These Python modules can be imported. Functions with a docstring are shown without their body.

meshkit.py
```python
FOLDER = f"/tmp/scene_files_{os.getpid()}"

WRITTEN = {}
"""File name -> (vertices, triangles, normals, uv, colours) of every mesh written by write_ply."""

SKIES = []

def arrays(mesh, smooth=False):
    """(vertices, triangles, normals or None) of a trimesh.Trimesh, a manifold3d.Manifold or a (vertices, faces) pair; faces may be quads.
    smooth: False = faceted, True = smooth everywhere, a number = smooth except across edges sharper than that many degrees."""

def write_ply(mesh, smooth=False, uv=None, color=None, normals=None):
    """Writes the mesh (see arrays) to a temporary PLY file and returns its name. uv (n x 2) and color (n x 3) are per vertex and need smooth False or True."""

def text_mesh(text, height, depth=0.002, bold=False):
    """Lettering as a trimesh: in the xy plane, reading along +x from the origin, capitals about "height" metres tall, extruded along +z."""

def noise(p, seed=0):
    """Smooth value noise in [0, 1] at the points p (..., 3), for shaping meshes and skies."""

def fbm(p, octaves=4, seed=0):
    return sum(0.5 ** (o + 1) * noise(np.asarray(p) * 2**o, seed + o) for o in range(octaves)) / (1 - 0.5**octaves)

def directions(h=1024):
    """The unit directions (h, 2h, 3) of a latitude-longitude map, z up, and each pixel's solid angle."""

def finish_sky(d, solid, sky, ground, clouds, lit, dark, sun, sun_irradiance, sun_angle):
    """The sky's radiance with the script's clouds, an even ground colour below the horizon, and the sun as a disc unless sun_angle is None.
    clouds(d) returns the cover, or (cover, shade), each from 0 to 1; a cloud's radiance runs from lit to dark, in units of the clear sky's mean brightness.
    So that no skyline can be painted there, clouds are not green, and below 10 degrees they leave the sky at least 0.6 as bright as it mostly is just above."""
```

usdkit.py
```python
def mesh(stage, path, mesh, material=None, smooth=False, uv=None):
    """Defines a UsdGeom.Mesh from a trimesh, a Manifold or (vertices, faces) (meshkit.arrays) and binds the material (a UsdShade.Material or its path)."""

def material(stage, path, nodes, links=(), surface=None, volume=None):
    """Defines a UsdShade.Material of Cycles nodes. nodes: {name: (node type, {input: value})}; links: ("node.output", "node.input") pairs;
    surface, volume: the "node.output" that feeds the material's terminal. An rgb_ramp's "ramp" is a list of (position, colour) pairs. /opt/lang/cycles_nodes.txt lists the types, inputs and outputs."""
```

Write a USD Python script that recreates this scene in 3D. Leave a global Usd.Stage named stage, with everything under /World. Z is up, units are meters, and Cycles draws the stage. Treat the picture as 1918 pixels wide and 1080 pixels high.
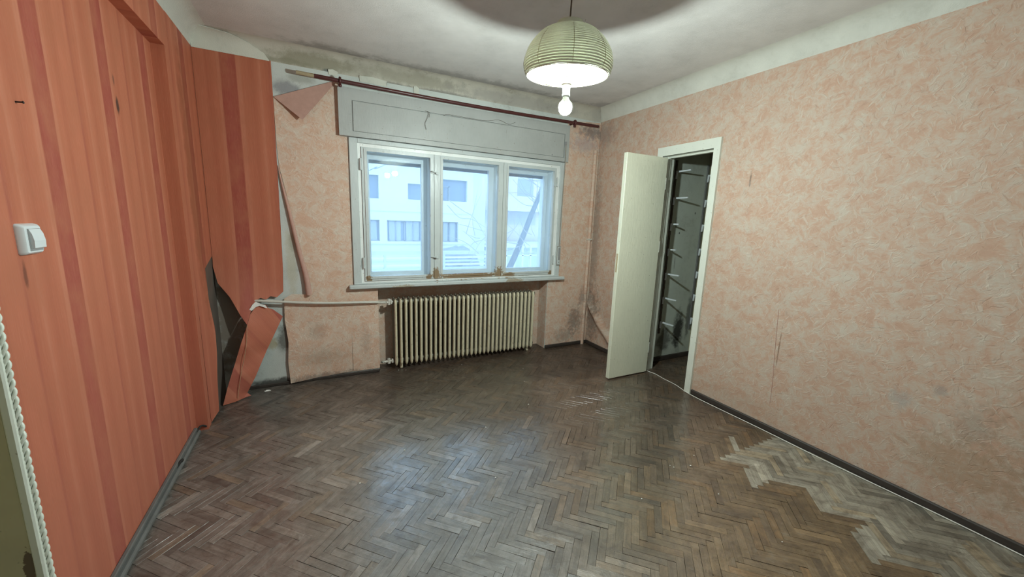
import math, random
import numpy as np, trimesh, manifold3d
from scipy.interpolate import RBFInterpolator
from scipy.spatial import Delaunay
from shapely.geometry import Polygon, Point, box as sbox
from shapely import contains_xy
from pxr import Usd, UsdGeom, UsdLux, UsdShade, Gf, Sdf, Vt
import usdkit, meshkit

rng = random.Random(7)
nrg = np.random.default_rng(7)
stage = Usd.Stage.CreateInMemory()
UsdGeom.SetStageUpAxis(stage, 'Z'); UsdGeom.SetStageMetersPerUnit(stage, 1.0)
UsdGeom.Xform.Define(stage, '/World'); UsdGeom.Scope.Define(stage, '/World/Looks')

# ------------------------------------------------------------------ camera, sky, exposure
cam = UsdGeom.Camera.Define(stage, '/World/camera')
EYE = (-2.755, -3.434, 1.394)
yaw, pitch, roll = 0.474, -0.179, 0.036
fw = np.array([math.sin(yaw)*math.cos(pitch), math.cos(yaw)*math.cos(pitch), math.sin(pitch)])
r0 = np.array([math.cos(yaw), -math.sin(yaw), 0]); u0 = np.cross(r0, fw)
rt = r0*math.cos(roll)+u0*math.sin(roll); up = -r0*math.sin(roll)+u0*math.cos(roll)
M = Gf.Matrix4d(*rt, 0, *up, 0, *(-fw), 0, *EYE, 1)
cam.AddTransformOp().Set(M)
cam.CreateHorizontalApertureAttr(36.0); cam.CreateVerticalApertureAttr(36.0*1080/1918)
cam.CreateFocalLengthAttr(36.0*712.84/1918); cam.CreateFStopAttr(0.0)
cam.CreateClippingRangeAttr(Gf.Vec2f(0.02, 500.0))
cam.CreateExposureAttr(0.0)
sky = UsdLux.DomeLight.Define(stage, '/World/sky')
sky.CreateColorAttr(Gf.Vec3f(0.53, 0.76, 1.0)); sky.CreateIntensityAttr(1.12)
BULB = 2500.0

# ------------------------------------------------------------------ helpers
used = {}
def numbered(path):
    n = used.get(path, 0); used[path] = n+1
    return path if n == 0 else f'{path}_{n:03d}'
def pth(name, parent=None):
    base = str(parent.GetPath()) if parent is not None else '/World'
    return numbered(f'{base}/{name}')
def tag(p, label=None, cat=None, group=None, kind=None):
    p = p.GetPrim() if hasattr(p, 'GetPrim') else p
    for k, v in (('label', label), ('category', cat), ('group', group), ('kind', kind)):
        if v: p.SetCustomDataByKey(k, v)
    return p
def thing(name, label=None, cat=None, loc=(0, 0, 0), group=None, kind=None, rot=None):
    x = UsdGeom.Xform.Define(stage, pth(name)); x.AddTranslateOp().Set(Gf.Vec3d(*loc))
    if rot: x.AddRotateXYZOp().Set(Gf.Vec3f(*rot))
    return tag(x.GetPrim(), label, cat, group, kind)
def obj(name, mesh, mat, parent=None, smooth=False, uv=None, label=None, cat=None, group=None, kind=None):
    m = usdkit.mesh(stage, pth(name, parent), mesh, LOOK[mat], smooth=smooth, uv=uv)
    tag(m, label, cat, group, kind); return m.GetPrim()
def cat_(ms): return trimesh.util.concatenate([m for m in ms if m is not None])
def bx(x0, x1, y0, y1, z0, z1, b=0.0):
    x0, x1 = min(x0, x1), max(x0, x1); y0, y1 = min(y0, y1), max(y0, y1); z0, z1 = min(z0, z1), max(z0, z1)
    if b <= 0:
        m = trimesh.creation.box((x1-x0, y1-y0, z1-z0)); m.apply_translation(((x0+x1)/2, (y0+y1)/2, (z0+z1)/2)); return m
    P = []
    for X, sx in ((x0, 1), (x1, -1)):
        for Y, sy in ((y0, 1), (y1, -1)):
            for Z, sz in ((z0, 1), (z1, -1)):
                P += [(X, Y+sy*b, Z+sz*b), (X+sx*b, Y, Z+sz*b), (X+sx*b, Y+sy*b, Z)]
    return trimesh.convex.convex_hull(np.array(P))
def prism(poly, fn, d0, d1):
    """poly (shapely) in (a, b); fn(a, b, depth) -> xyz."""
    if d1 < d0: d0, d1 = d1, d0
    m = trimesh.creation.extrude_polygon(poly, d1-d0, engine='earcut')
    v = m.vertices.copy(); v[:, 2] += d0
    w = np.array([fn(*p) for p in v]); f = m.faces.copy()
    t = trimesh.Trimesh(w, f, process=False)
    if t.volume < 0: t.faces = t.faces[:, ::-1]
    return t
YW = lambda a, b, d: (a, d, b)      # a wall in the xz plane
XW = lambda a, b, d: (d, a, b)      # a wall in the yz plane
def lathe(prof, n=48, loc=(0, 0, 0)):
    prof = np.array(prof, float); a = np.arange(n)*2*np.pi/n
    v = np.stack([prof[:, None, 0]*np.cos(a), prof[:, None, 0]*np.sin(a), np.broadcast_to(prof[:, None, 1], (len(prof), n))], -1).reshape(-1, 3)
    f = []
    for i in range(len(prof)-1):
        for j in range(n):
            k = (j+1) % n; f += [(i*n+j, i*n+k, (i+1)*n+k), (i*n+j, (i+1)*n+k, (i+1)*n+j)]
    m = trimesh.Trimesh(v+np.array(loc), f, process=False); return m
def cyl(a, b, r, n=16): 
    return trimesh.creation.cylinder(radius=r, segment=np.array([a, b], float), sections=n)
def smoothpath(P, n=6):
    P = np.array(P, float)
    if len(P) < 3: return P
    Q = np.vstack([2*P[0]-P[1], P, 2*P[-1]-P[-2]]); out = []
    for i in range(1, len(Q)-2):
        for t in np.linspace(0, 1, n, endpoint=False):
            p0, p1, p2, p3 = Q[i-1:i+3]
            out.append(.5*((2*p1)+(-p0+p2)*t+(2*p0-5*p1+4*p2-p3)*t*t+(-p0+3*p1-3*p2+p3)*t**3))
    out.append(P[-1]); return np.array(out)
def tube(P, r, sides=8, caps=True):
    P = np.array(P, float); n = len(P); r = np.broadcast_to(r, (n,))
    T = np.gradient(P, axis=0); T /= np.linalg.norm(T, axis=1, keepdims=True)+1e-12
    a = np.cross(T[0], (0, 0, 1.) if abs(T[0][2]) < .9 else (1., 0, 0)); a /= np.linalg.norm(a); A = [a]
    for i in range(1, n):
        a = A[-1]-T[i]*(A[-1]@T[i]); A.append(a/np.linalg.norm(a))
    A = np.array(A); B = np.cross(T, A); th = np.arange(sides)*2*np.pi/sides
    v = (P[:, None]+r[:, None, None]*(np.cos(th)[None, :, None]*A[:, None]+np.sin(th)[None, :, None]*B[:, None])).reshape(-1, 3)
    f = []
    for i in range(n-1):
        for j in range(sides):
            k = (j+1) % sides; f += [(i*sides+j, i*sides+k, (i+1)*sides+k), (i*sides+j, (i+1)*sides+k, (i+1)*sides+j)]
    if caps:
        for i, rev in ((0, 1), (n-1, 0)):
            c = len(v); v = np.vstack([v, P[i]])
            for j in range(sides):
                k = (j+1) % sides; f.append((c, i*sides+k, i*sides+j) if rev else (c, i*sides+j, i*sides+k))
    return trimesh.Trimesh(v, f, process=False)
def sheet(poly, fn, step=.02, th=.0007, uvfn=None, wob=0.0, seed=0):
    """A thin paper: outline poly in (a, b), fn(a, b arrays) -> n x 3 points; front faces the room. Returns mesh, uv."""
    pg = Polygon(poly) if not isinstance(poly, Polygon) else poly
    L = pg.exterior.length; n = max(12, int(L/step))
    ring = [pg.exterior.interpolate(i*L/n) for i in range(n)]
    pts = np.unique(np.round(np.vstack([np.array([(p.x, p.y) for p in ring]), np.array(pg.exterior.coords)[:-1]]), 5), axis=0)
    inner = pg.buffer(-step*.55)
    x0, y0, x1, y1 = pg.bounds
    gx, gy = np.meshgrid(np.arange(x0, x1, step), np.arange(y0, y1, step)); g = np.c_[gx.ravel(), gy.ravel()]
    if not inner.is_empty: pts = np.vstack([pts, g[contains_xy(inner, g[:, 0], g[:, 1])]])
    tri = Delaunay(pts).simplices; c = pts[tri].mean(1)
    tri = tri[contains_xy(pg.buffer(1e-6), c[:, 0], c[:, 1])]
    a, b, cc = pts[tri[:, 0]], pts[tri[:, 1]], pts[tri[:, 2]]
    ar = (b[:, 0]-a[:, 0])*(cc[:, 1]-a[:, 1])-(b[:, 1]-a[:, 1])*(cc[:, 0]-a[:, 0])
    tri = tri[np.abs(ar) > 1e-9]; ar = ar[np.abs(ar) > 1e-9]; tri[ar < 0] = tri[ar < 0][:, ::-1]
    P = fn(pts[:, 0], pts[:, 1])
    t = trimesh.Trimesh(P, tri, process=False); N = np.array(t.vertex_normals)
    eye = np.array([-1.7, -1.9, 1.3])
    if np.sum(N*(eye-P)) < 0: tri = tri[:, ::-1]; N = -N
    n = len(P); V = np.vstack([P, P-N*th]); F = [tri, tri[:, ::-1]+n]
    e = np.vstack([tri[:, [0, 1]], tri[:, [1, 2]], tri[:, [2, 0]]]); s = {tuple(x) for x in e}
    for i, j in e:
        if (j, i) not in s: F.append(np.array([[i, i+n, j+n], [i, j+n, j]]))
    uv = pts if uvfn is None else np.stack(uvfn(pts[:, 0], pts[:, 1]), 1)
    return trimesh.Trimesh(V, np.vstack(F), process=False), np.vstack([uv, uv])
def rbf(ctrl):
    c = np.array(ctrl, float); return RBFInterpolator(c[:, :2], c[:, 2], kernel='linear')
def faceted_uv(m, uvfn):
    v = m.vertices[m.faces].reshape(-1, 3); t = trimesh.Trimesh(v, np.arange(len(v)).reshape(-1, 3), process=False)
    return t, uvfn(v)

# ------------------------------------------------------------------ materials
LOOK = {}
class G:
    def __init__(s): s.n, s.l, s.k = {}, [], 0
    def __call__(s, kind, **kw):
        s.k += 1; name = f'n{s.k}'; vals = {}
        for k, v in kw.items():
            if isinstance(v, str) and '.' in v: s.l.append((v, f'{name}.{k}'))
            else: vals[k] = v
        s.n[name] = (kind, vals); return name
    def pos(s): 
        if not hasattr(s, '_p'): s._p = s('geometry')+'.position'
        return s._p
    def scaled(s, vec, sc, loc=(0, 0, 0)): return s('mapping', vector=vec, scale=sc, location=loc)+'.vector'
    def noise(s, vec, scale, detail=3, rough=.55, dist=0.0): 
        return s('noise_texture', vector=vec, scale=scale, detail=detail, roughness=rough, distortion=dist)+'.fac'
    def rng(s, v, a, b, c=0., d=1., t='linear'): return s('map_range', value=v, from_min=a, from_max=b, to_min=c, to_max=d, clamp=True, range_type=t)+'.result'
    def mix(s, f, a, b, t='mix'): return s('mix', mix_type=t, fac=f, color1=a, color2=b)+'.color'
    def m(s, op, a, b=0.5, c=0.0): return s('math', math_type=op, value1=a, value2=b, value3=c)+'.value'
    def ramp(s, f, stops): return s('rgb_ramp', fac=f, ramp=stops)+'.color'
    def bump(s, h, d=.002, st=1.0): return s('bump', height=h, distance=d, strength=st, use_object_space=False)+'.normal'
    def blob(s, c, r, nz=None, soft=.35, amp=1.5):
        """mask 0..1 of an ellipsoid stain at world point c with radii r, its edge broken by noise nz"""
        d = s('vector_math', math_type='subtract', vector1=s.pos(), vector2=c)+'.vector'
        d = s('vector_math', math_type='divide', vector1=d, vector2=r)+'.vector'
        q = s('vector_math', math_type='length', vector1=d)+'.value'
        if nz: q = s.m('add', q, s.m('multiply_add', nz, amp, -.5*amp))
        return s.rng(q, 1.0, soft, 0, 1, 'smoothstep')
    def out(s, name, surf=None, **kw):
        if surf is None: surf = s('principled_bsdf', **kw)+'.BSDF'
        LOOK[name] = usdkit.material(stage, f'/World/Looks/{name}', s.n, s.l, surface=surf)
def srgb(r, g, b):
    f = lambda c: (c/255/12.92) if c/255 <= .04045 else ((c/255+.055)/1.055)**2.4
    return (f(r), f(g), f(b))
def simple(name, col, rough=.5, var=.12, scale=8, bumpd=0.0, bscale=60, **kw):
    g = G(); p = g.pos(); n = g.noise(p, scale, 4)
    c = g.mix(n, tuple(x*(1-var) for x in col), tuple(min(1, x*(1+var)) for x in col))
    if bumpd: kw['normal'] = g.bump(g.noise(p, bscale, 3), bumpd)
    g.out(name, base_color=c, roughness=rough, **kw)

# pink embossed wallpaper
def pink(name, stains=(), base=1.0, grime=.0):
    g = G(); p = g.pos(); sx = g('separate_xyz', vector=p)
    q = g('combine_xyz', x=g.m('add', sx+'.x', sx+'.y'), y=sx+'.z', z=0.0)+'.vector'
    w = g('noise_texture', vector=q, scale=9.0, detail=3)+'.color'
    pw = g('vector_math', math_type='multiply_add', vector1=w, vector2=(.085, .085, 0), vector3=q)+'.vector'
    a = g.noise(pw, 12, 3, .6, .5); b = g.noise(pw, 40, 4, .64, .8)
    patch = g.m('multiply_add', b, .5, g.m('multiply', a, .6))
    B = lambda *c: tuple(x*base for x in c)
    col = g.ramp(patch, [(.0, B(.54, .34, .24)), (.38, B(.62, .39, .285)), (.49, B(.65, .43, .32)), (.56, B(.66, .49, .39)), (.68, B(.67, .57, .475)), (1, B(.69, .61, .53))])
    str_ = None
    for t, seed in ((62, 0.), (118, 3.), (20, 7.)):
        rot = g('mapping', vector=pw, rotation=(0, 0, math.radians(t)), location=(seed, seed, 0))+'.vector'
        n = g.noise(g.scaled(rot, (13, 62, 1)), 1.0, 2, .5)
        hi = g.rng(n, .62, .70); lo = g.rng(n, .36, .29)
        col = g.mix(g.m('multiply', hi, .50), col, B(.76, .66, .56)); col = g.mix(g.m('multiply', lo, .22), col, B(.44, .26, .19))
        d_ = g.m('subtract', hi, lo); str_ = d_ if str_ is None else g.m('add', str_, d_)
    big = g.noise(p, 1.4, 3)
    col = g.mix(g.rng(big, .35, .75, 0, .25+grime), col, B(.48, .33, .25))
    col = g.mix(g.rng(g.noise(p, 70, 3), .60, .75, 0, .35), col, B(.50, .32, .22))
    nz = g.noise(p, 24, 6, .72)
    for c, r, k, s in stains:
        col = g.mix(g.m('multiply', g.blob(c, r, nz, .2, 2.4), s), col, k)
    h = g.m('add', g.m('multiply', str_, .45), g.m('multiply_add', g.noise(p, 120, 2), .3, g.m('multiply', patch, .6)))
    g.out(name, base_color=col, roughness=.72, specular_ior_level=.25, normal=g.bump(h, .0022, .8))
MOULD, GREY = (.06, .055, .05), (.20, .18, .16)
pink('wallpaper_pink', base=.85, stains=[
    ((0, -.10, .35), (.1, .16, .42), MOULD, .55), ((0, -.05, 1.2), (.1, .10, .9), (.30, .24, .20), .55), ((0, -.06, 2.3), (.1, .25, .18), (.28, .22, .20), .5),
    ((0, -2.69, .52), (.1, .07, .07), (.40, .36, .33), .6), ((0, -2.95, .50), (.1, .10, .15), (.38, .30, .24), .55), ((0, -2.95, .28), (.1, .3, .2), (.40, .27, .18), .6),
    ((0, -2.82, .62), (.1, .04, .04), (.30, .28, .26), .5), ((0, -3.3, .5), (.1, .4, .6), (.38, .26, .18), .5),
    ((0, -1.70, 1.74), (.1, .010, .07), (.16, .12, .10), .7), ((0, -2.06, .60), (.1, .006, .22), (.25, .15, .10), .8),
    ((0, -1.9, .12), (.1, .5, .10), (.42, .28, .2), .35)])
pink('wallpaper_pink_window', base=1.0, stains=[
    ((-.18, 0, .30), (.14, .1, .22), MOULD, .5), ((-.10, 0, .55), (.06, .1, .14), (.16, .13, .12), .45), ((-.30, 0, .12), (.2, .1, .12), (.22, .18, .15), .45),
    ((-.12, 0, 2.33), (.22, .1, .10), (.12, .11, .12), .65), ((-.2, 0, 2.2), (.25, .1, .12), (.38, .30, .32), .5),
    ((-2.80, 0, .42), (.10, .1, .10), (.34, .24, .18), .35), ((-2.75, 0, .2), (.22, .1, .10), (.40, .28, .2), .4), ((-2.42, 0, .3), (.06, .1, .2), (.4, .3, .24), .4),
    ((-2.75, 0, .02), (.5, .1, .06), (.16, .12, .10), .6)])
simple('paper_back', (.50, .30, .245), .85, .12, 30, .0006, 200)
simple('orange_back', (.46, .28, .17), .85, .12, 30, .0006, 200)
def orange(name, k=1.0):
    g = G(); uv = g('uvmap', attribute='st')+'.UV'
    x = g('separate_xyz', vector=uv)
    streak = g.noise(g.scaled(uv, (90, 2.2, 1)), 1.0, 4, .6); fine = g.noise(g.scaled(uv, (260, 14, 1)), 1.0, 3, .6)
    mott = g.noise(g.scaled(uv, (1, .6, 1)), 9.0, 5, .6)
    u = g.m('multiply_add', g.m('subtract', streak, .5), .012, x+'.x')
    ph = g.m('fraction', g.m('multiply', g.m('subtract', u, 1.40), 1/.46))
    O1, O2, RD, LT = (.53, .170, .095), (.47, .140, .077), (.37, .080, .054), (.57, .208, .125)
    col = g.ramp(ph, [(0, O2), (.03, (.41, .112, .070)), (.05, O1), (.20, O1), (.24, O2), (.33, O1), (.355, O1), (.365, LT), (.395, LT), (.405, RD), (.50, (.395, .094, .066)), (.585, RD), (.60, LT), (.645, LT), (.66, O1), (.80, O2), (.86, O1), (.90, LT), (.915, O1), (1, O2)])
    col = g.mix(g.rng(streak, .3, .7, 0, .45), col, g.mix(1.0, col, (.80, .72, .66), 'multiply'))
    col = g.mix(g.rng(fine, .55, .75, 0, .35), col, (.59, .245, .155))
    col = g.mix(g.rng(mott, .40, .66, 0, .60), col, (.45, .15, .08))
    p = g.pos(); low = g.rng(g('separate_xyz', vector=p)+'.z', 1.5, .3)
    col = g.mix(g.m('multiply', low, .30), col, (.60, .19, .145))
    nz = g.noise(p, 14, 4)
    for c, r, kk, s in [((-3.5, -1.082, 1.82), (.1, .018, .05), (.05, .03, .025), .9), ((-3.5, -1.088, 1.92), (.1, .01, .03), (.1, .05, .04), .6), ((-3.5, -1.86, 1.19), (.1, .012, .05), (.16, .05, .03), .8), ((-3.44, -.3, 1.5), (.05, .14, 1.2), (.26, .085, .04), .5)]:
        col = g.mix(g.m('multiply', g.blob(c, r, nz), s), col, kk)
    col = g.mix(1.0, col, (k, k, k), 'multiply')
    g.out(name, base_color=col, roughness=.6, specular_ior_level=.3, normal=g.bump(g.m('add', fine, g.m('multiply', mott, .5)), .0006))
orange('wallpaper_orange'); orange('wallpaper_orange_dark', .94)

def plaster(name, base, stains, dirt=(.30, .28, .24), amount=.35):
    g = G(); p = g.pos(); n1 = g.noise(p, 3.5, 6, .62); n2 = g.noise(p, 26, 5, .65)
    col = g.mix(g.rng(n1, .35, .7), base, tuple(x*.86 for x in base))
    col = g.mix(g.rng(g.m('multiply', n1, n2), .28, .42, 0, amount), col, dirt)
    nz = g.noise(p, 13, 6, .7)
    for c, r, k, s in stains: col = g.mix(g.m('multiply', g.blob(c, r, nz), s), col, k)
    g.out(name, base_color=col, roughness=.85, specular_ior_level=.2, normal=g.bump(g.m('multiply_add', n2, .5, g.noise(p, 150, 2)), .0012))
plaster('plaster_wall', (.60, .63, .60), [((-3.38, 0, .55), (.15, .14, .62), (.24, .195, .16), 1.0), ((-3.02, 0, .38), (.09, .1, .16), (.10, .095, .08), .8), ((-3.12, 0, .36), (.05, .1, .07), (.42, .32, .15), .6),
    ((-2.9, 0, 2.28), (.12, .1, .07), (.22, .22, .24), .75), ((-2.80, 0, 2.36), (.12, .1, .05), (.25, .24, .2), .5), ((-3.1, 0, .02), (.3, .1, .06), (.05, .045, .04), .9), ((-2.95, 0, 1.0), (.05, .1, .4), (.50, .47, .36), .6), ((-2.93, 0, 1.15), (.04, .1, .1), (.30, .28, .2), .5),
    ((-1.5, .17, .35), (.9, .1, .35), (.30, .24, .22), .5)])
plaster('ceiling_paint', (.67, .635, .605), [((-2.6, -.05, 2.56), (.5, .22, .1), (.24, .22, .19), .6), ((-1.5, -.06, 2.56), (1.5, .20, .1), (.30, .28, .26), .7), ((-.12, -.16, 2.55), (.20, .16, .1), (.24, .22, .23), .45), ((-.05, -.6, 2.56), (.12, .7, .1), (.36, .34, .33), .35)], amount=.10)
plaster('cove_clean', (.66, .65, .585), [((-3.44, -.5, 2.5), (.2, .6, .1), (.46, .45, .40), .4)], dirt=(.42, .40, .34), amount=.25)
plaster('cove_paint', (.56, .525, .45), [((-2.7, 0, 2.49), (.4, .3, .07), (.27, .25, .18), .8), ((-2.62, 0, 2.44), (.06, .2, .03), (.09, .12, .13), .8), ((-2.9, 0, 2.46), (.25, .3, .03), (.26, .25, .18), .7), ((-2.0, 0, 2.5), (.6, .3, .06), (.30, .28, .22), .7), ((-2.1, 0, 2.43), (.30, .2, .03), (.16, .16, .15), .7), ((-1.7, 0, 2.44), (.35, .2, .03), (.12, .12, .12), .6), ((-1.0, 0, 2.49), (.9, .3, .07), (.30, .28, .26), .6), ((-.05, -.06, 2.5), (.15, .2, .09), (.3, .28, .28), .3)], dirt=(.25, .22, .17), amount=.6)
plaster('repair_plaster', (.66, .66, .58), [], amount=.15)
plaster('closet_plaster', (.52, .56, .50), [((.60, -.77, .30), (.10, .1, .28), (.035, .033, .03), .95), ((.40, -.77, .22), (.13, .1, .18), (.06, .055, .045), .8), ((.74, -.77, .45), (.05, .1, .3), (.07, .065, .06), .7), ((.44, -.77, 1.02), (.006, .1, .10), (.05, .045, .04), .8), ((.40, -.77, 1.40), (.02, .1, .16), (.24, .24, .21), .7), ((.46, -.77, 1.32), (.012, .1, .014), (.04, .04, .035), .9), ((.66, -.77, 1.52), (.010, .1, .018), (.04, .04, .035), .9)], amount=.3)
simple('bare_mortar', (.12, .092, .075), .9, .3, 9)
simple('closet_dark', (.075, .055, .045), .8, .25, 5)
simple('closet_rear', (.36, .33, .22), .8, .25, 5)
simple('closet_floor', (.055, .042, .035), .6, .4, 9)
# old white oil paint with flaked patches
def paint(name, col, stains, rough=.32, dirt=.25):
    g = G(); p = g.pos(); n1 = g.noise(p, 5, 5, .6); n2 = g.noise(g.scaled(p, (1, 1, .25)), 60, 3)
    c = g.mix(g.rng(n1, .4, .75, 0, dirt), col, tuple(x*.62 for x in col))
    spk = g.rng(g.noise(p, 55, 2), .70, .74); c = g.mix(g.m('multiply', spk, .6), c, (.26, .22, .17))
    nz = g.noise(p, 48, 5, .75)
    for cc, r, k, s in stains: c = g.mix(g.m('multiply', g.blob(cc, r, nz, .8, 2.8), s), c, k)
    g.out(name, base_color=c, roughness=rough, normal=g.bump(g.m('add', n2, g.m('multiply', n1, 2.0)), .0012))
BARE = (.27, .19, .115)
paint('white_paint', (.56, .60, .595), [((-1.47, -.01, .850), (.36, .08, .036), BARE, 1), ((-1.795, -.01, .87), (.035, .08, .07), BARE, 1), ((-1.16, -.01, .87), (.045, .08, .06), BARE, 1), ((-2.38, -.01, .855), (.028, .08, .028), BARE, 1), ((-1.86, -.01, .855), (.03, .08, .03), BARE, 1), ((-1.05, -.01, .84), (.08, .08, .03), BARE, 1), ((-.55, -.01, .85), (.03, .08, .03), BARE, 1), ((-1.0, -.06, .79), (.10, .06, .025), (.38, .33, .26), 1), ((-2.1, -.06, .78), (.09, .06, .014), (.42, .38, .30), 1)])
paint('lit_white_paint', (.86, .87, .85), [])  # the white paint lightened, standing in for light on frame and outer sashes
paint('white_box_paint', (.43, .44, .425), [], .35, .3)
paint('door_paint', (.71, .71, .57), [], .42, .12)
paint('frame_paint', (.72, .74, .66), [], .38, .12)
paint('jamb_paint', (.52, .47, .30), [((-3.516, -2.02, .40), (.012, .1, .05), (.10, .06, .035), .9)], .5, .4)
simple('painted_gap_shade', (.03, .026, .022), .8)
simple('skirting', (.045, .035, .03), .55, .5, 12, .001, 40)
simple('skirting_grey', (.15, .15, .145), .6, .4, 10, .001, 40)
simple('rod_wood', (.075, .018, .017), .35, .35, 20)
simple('bare_wood', (.36, .29, .18), .7, .2, 30)
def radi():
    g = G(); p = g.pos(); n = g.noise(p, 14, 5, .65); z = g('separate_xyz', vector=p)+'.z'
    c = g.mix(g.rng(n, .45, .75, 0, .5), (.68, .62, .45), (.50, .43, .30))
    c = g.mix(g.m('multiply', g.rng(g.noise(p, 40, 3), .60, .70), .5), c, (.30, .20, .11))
    c = g.mix(g.m('multiply', g.rng(g.m('multiply_add', n, .03, g('separate_xyz', vector=p)+'.y'), .006, .020), .88), c, (.085, .072, .055))   # shade between the columns painted in, darker towards the back
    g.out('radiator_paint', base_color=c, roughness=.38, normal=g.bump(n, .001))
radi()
simple('pipe_paint', (.60, .58, .52), .35, .2, 15)
simple('metal', (.55, .53, .48), .4, .2, 15, metallic=.6)
simple('brass_old', (.45, .36, .22), .5, .3, 30)
simple('plastic_white', (.70, .74, .76), .28, .05, 6)
simple('plastic_grey', (.28, .28, .28), .5)
simple('cable_white', (.78, .76, .70), .5, .2, 20)
simple('flake', (.82, .80, .76), .8)
simple('strap', (.30, .28, .24), .8, .2, 40)
simple('thread', (.10, .08, .06), .9)
simple('black_bit', (.03, .027, .025), .9)
# lamp
g = G(); p = g('texture_coordinate')+'.object'; d = g('principled_bsdf', base_color=g.mix(g.noise(p, 14, 4), (.62, .635, .555), (.73, .745, .665)), roughness=.8)+'.BSDF'
t = g('translucent_bsdf', color=(.73, .73, .63))+'.BSDF'
g.out('paper_shade', surf=g('mix_closure', fac=.22, closure1=d, closure2=t)+'.closure')
simple('shade_rib', (.36, .32, .20), .8)
g = G(); g.out('bulb_glow', surf=g('emission', color=(.84, 1.0, .96), strength=BULB)+'.emission')
# glass: old panes with a pale veil of haze put into the glass
g = G(); tr = g('transparent_bsdf', color=(.93, .96, .98))+'.BSDF'; gl = g('glossy_bsdf', color=(1, 1, 1), roughness=.0)+'.BSDF'
mx = g('mix_closure', fac=g('fresnel', IOR=1.5)+'.fac', closure1=tr, closure2=gl)+'.closure'
veil = g('translucent_bsdf', color=(.85, .88, .92))+'.BSDF'
g.out('glass', surf=g('mix_closure', fac=.085, closure1=mx, closure2=veil)+'.closure')
# parquet
g = G(); p = g.pos(); tone = g('attribute', attribute='tone')+'.color'; gr = g('attribute', attribute='grain')+'.vector'
fib = g.noise(g.scaled(gr, (5, 95, 9)), 1.0, 5, .65, .6); fib2 = g.noise(g.scaled(gr, (2.2, 28, 7)), 1.0, 3, .6, 1.5)
dirt = g.noise(p, 4.0, 6, .68, .4); sm = g.noise(p, 23, 5, .7, 1.0)
c = g.mix(g.rng(fib, .38, .68, 0, .75), tone, g.mix(1.0, tone, (.52, .49, .46), 'multiply'))
c = g.mix(g.rng(fib2, .50, .72, 0, .30), c, g.mix(1.0, tone, (1.5, 1.42, 1.34), 'multiply'))
md = g.noise(p, 10, 6, .72, 1.5)
c = g.mix(g.rng(md, .44, .64, 0, .75), c, g.mix(.35, g.mix(1.0, c, (.48, .44, .41), 'multiply'), (.085, .072, .060)))
c = g.mix(g.rng(md, .44, .28, 0, .40), c, (.24, .22, .19))
c = g.mix(g.rng(dirt, .42, .66, 0, .55), c, g.mix(1.0, c, (.55, .52, .50), 'multiply'))
c = g.mix(g.rng(sm, .52, .72, 0, .40), c, g.mix(1.0, c, (.60, .56, .52), 'multiply'))
c = g.mix(g.rng(g.noise(p, 60, 3), .64, .72, 0, .25), c, (.34, .32, .29))
rgh = g.m('multiply_add', g.m('subtract', sm, .5), .30, g.rng(dirt, .3, .7, .25, .40))
coat = g.m('multiply', g.blob((-1.75, -1.6, 0), (1.9, 1.5, 1), dirt, .55, .6), g.rng(sm, .62, .40, .40, 1.0))
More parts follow.
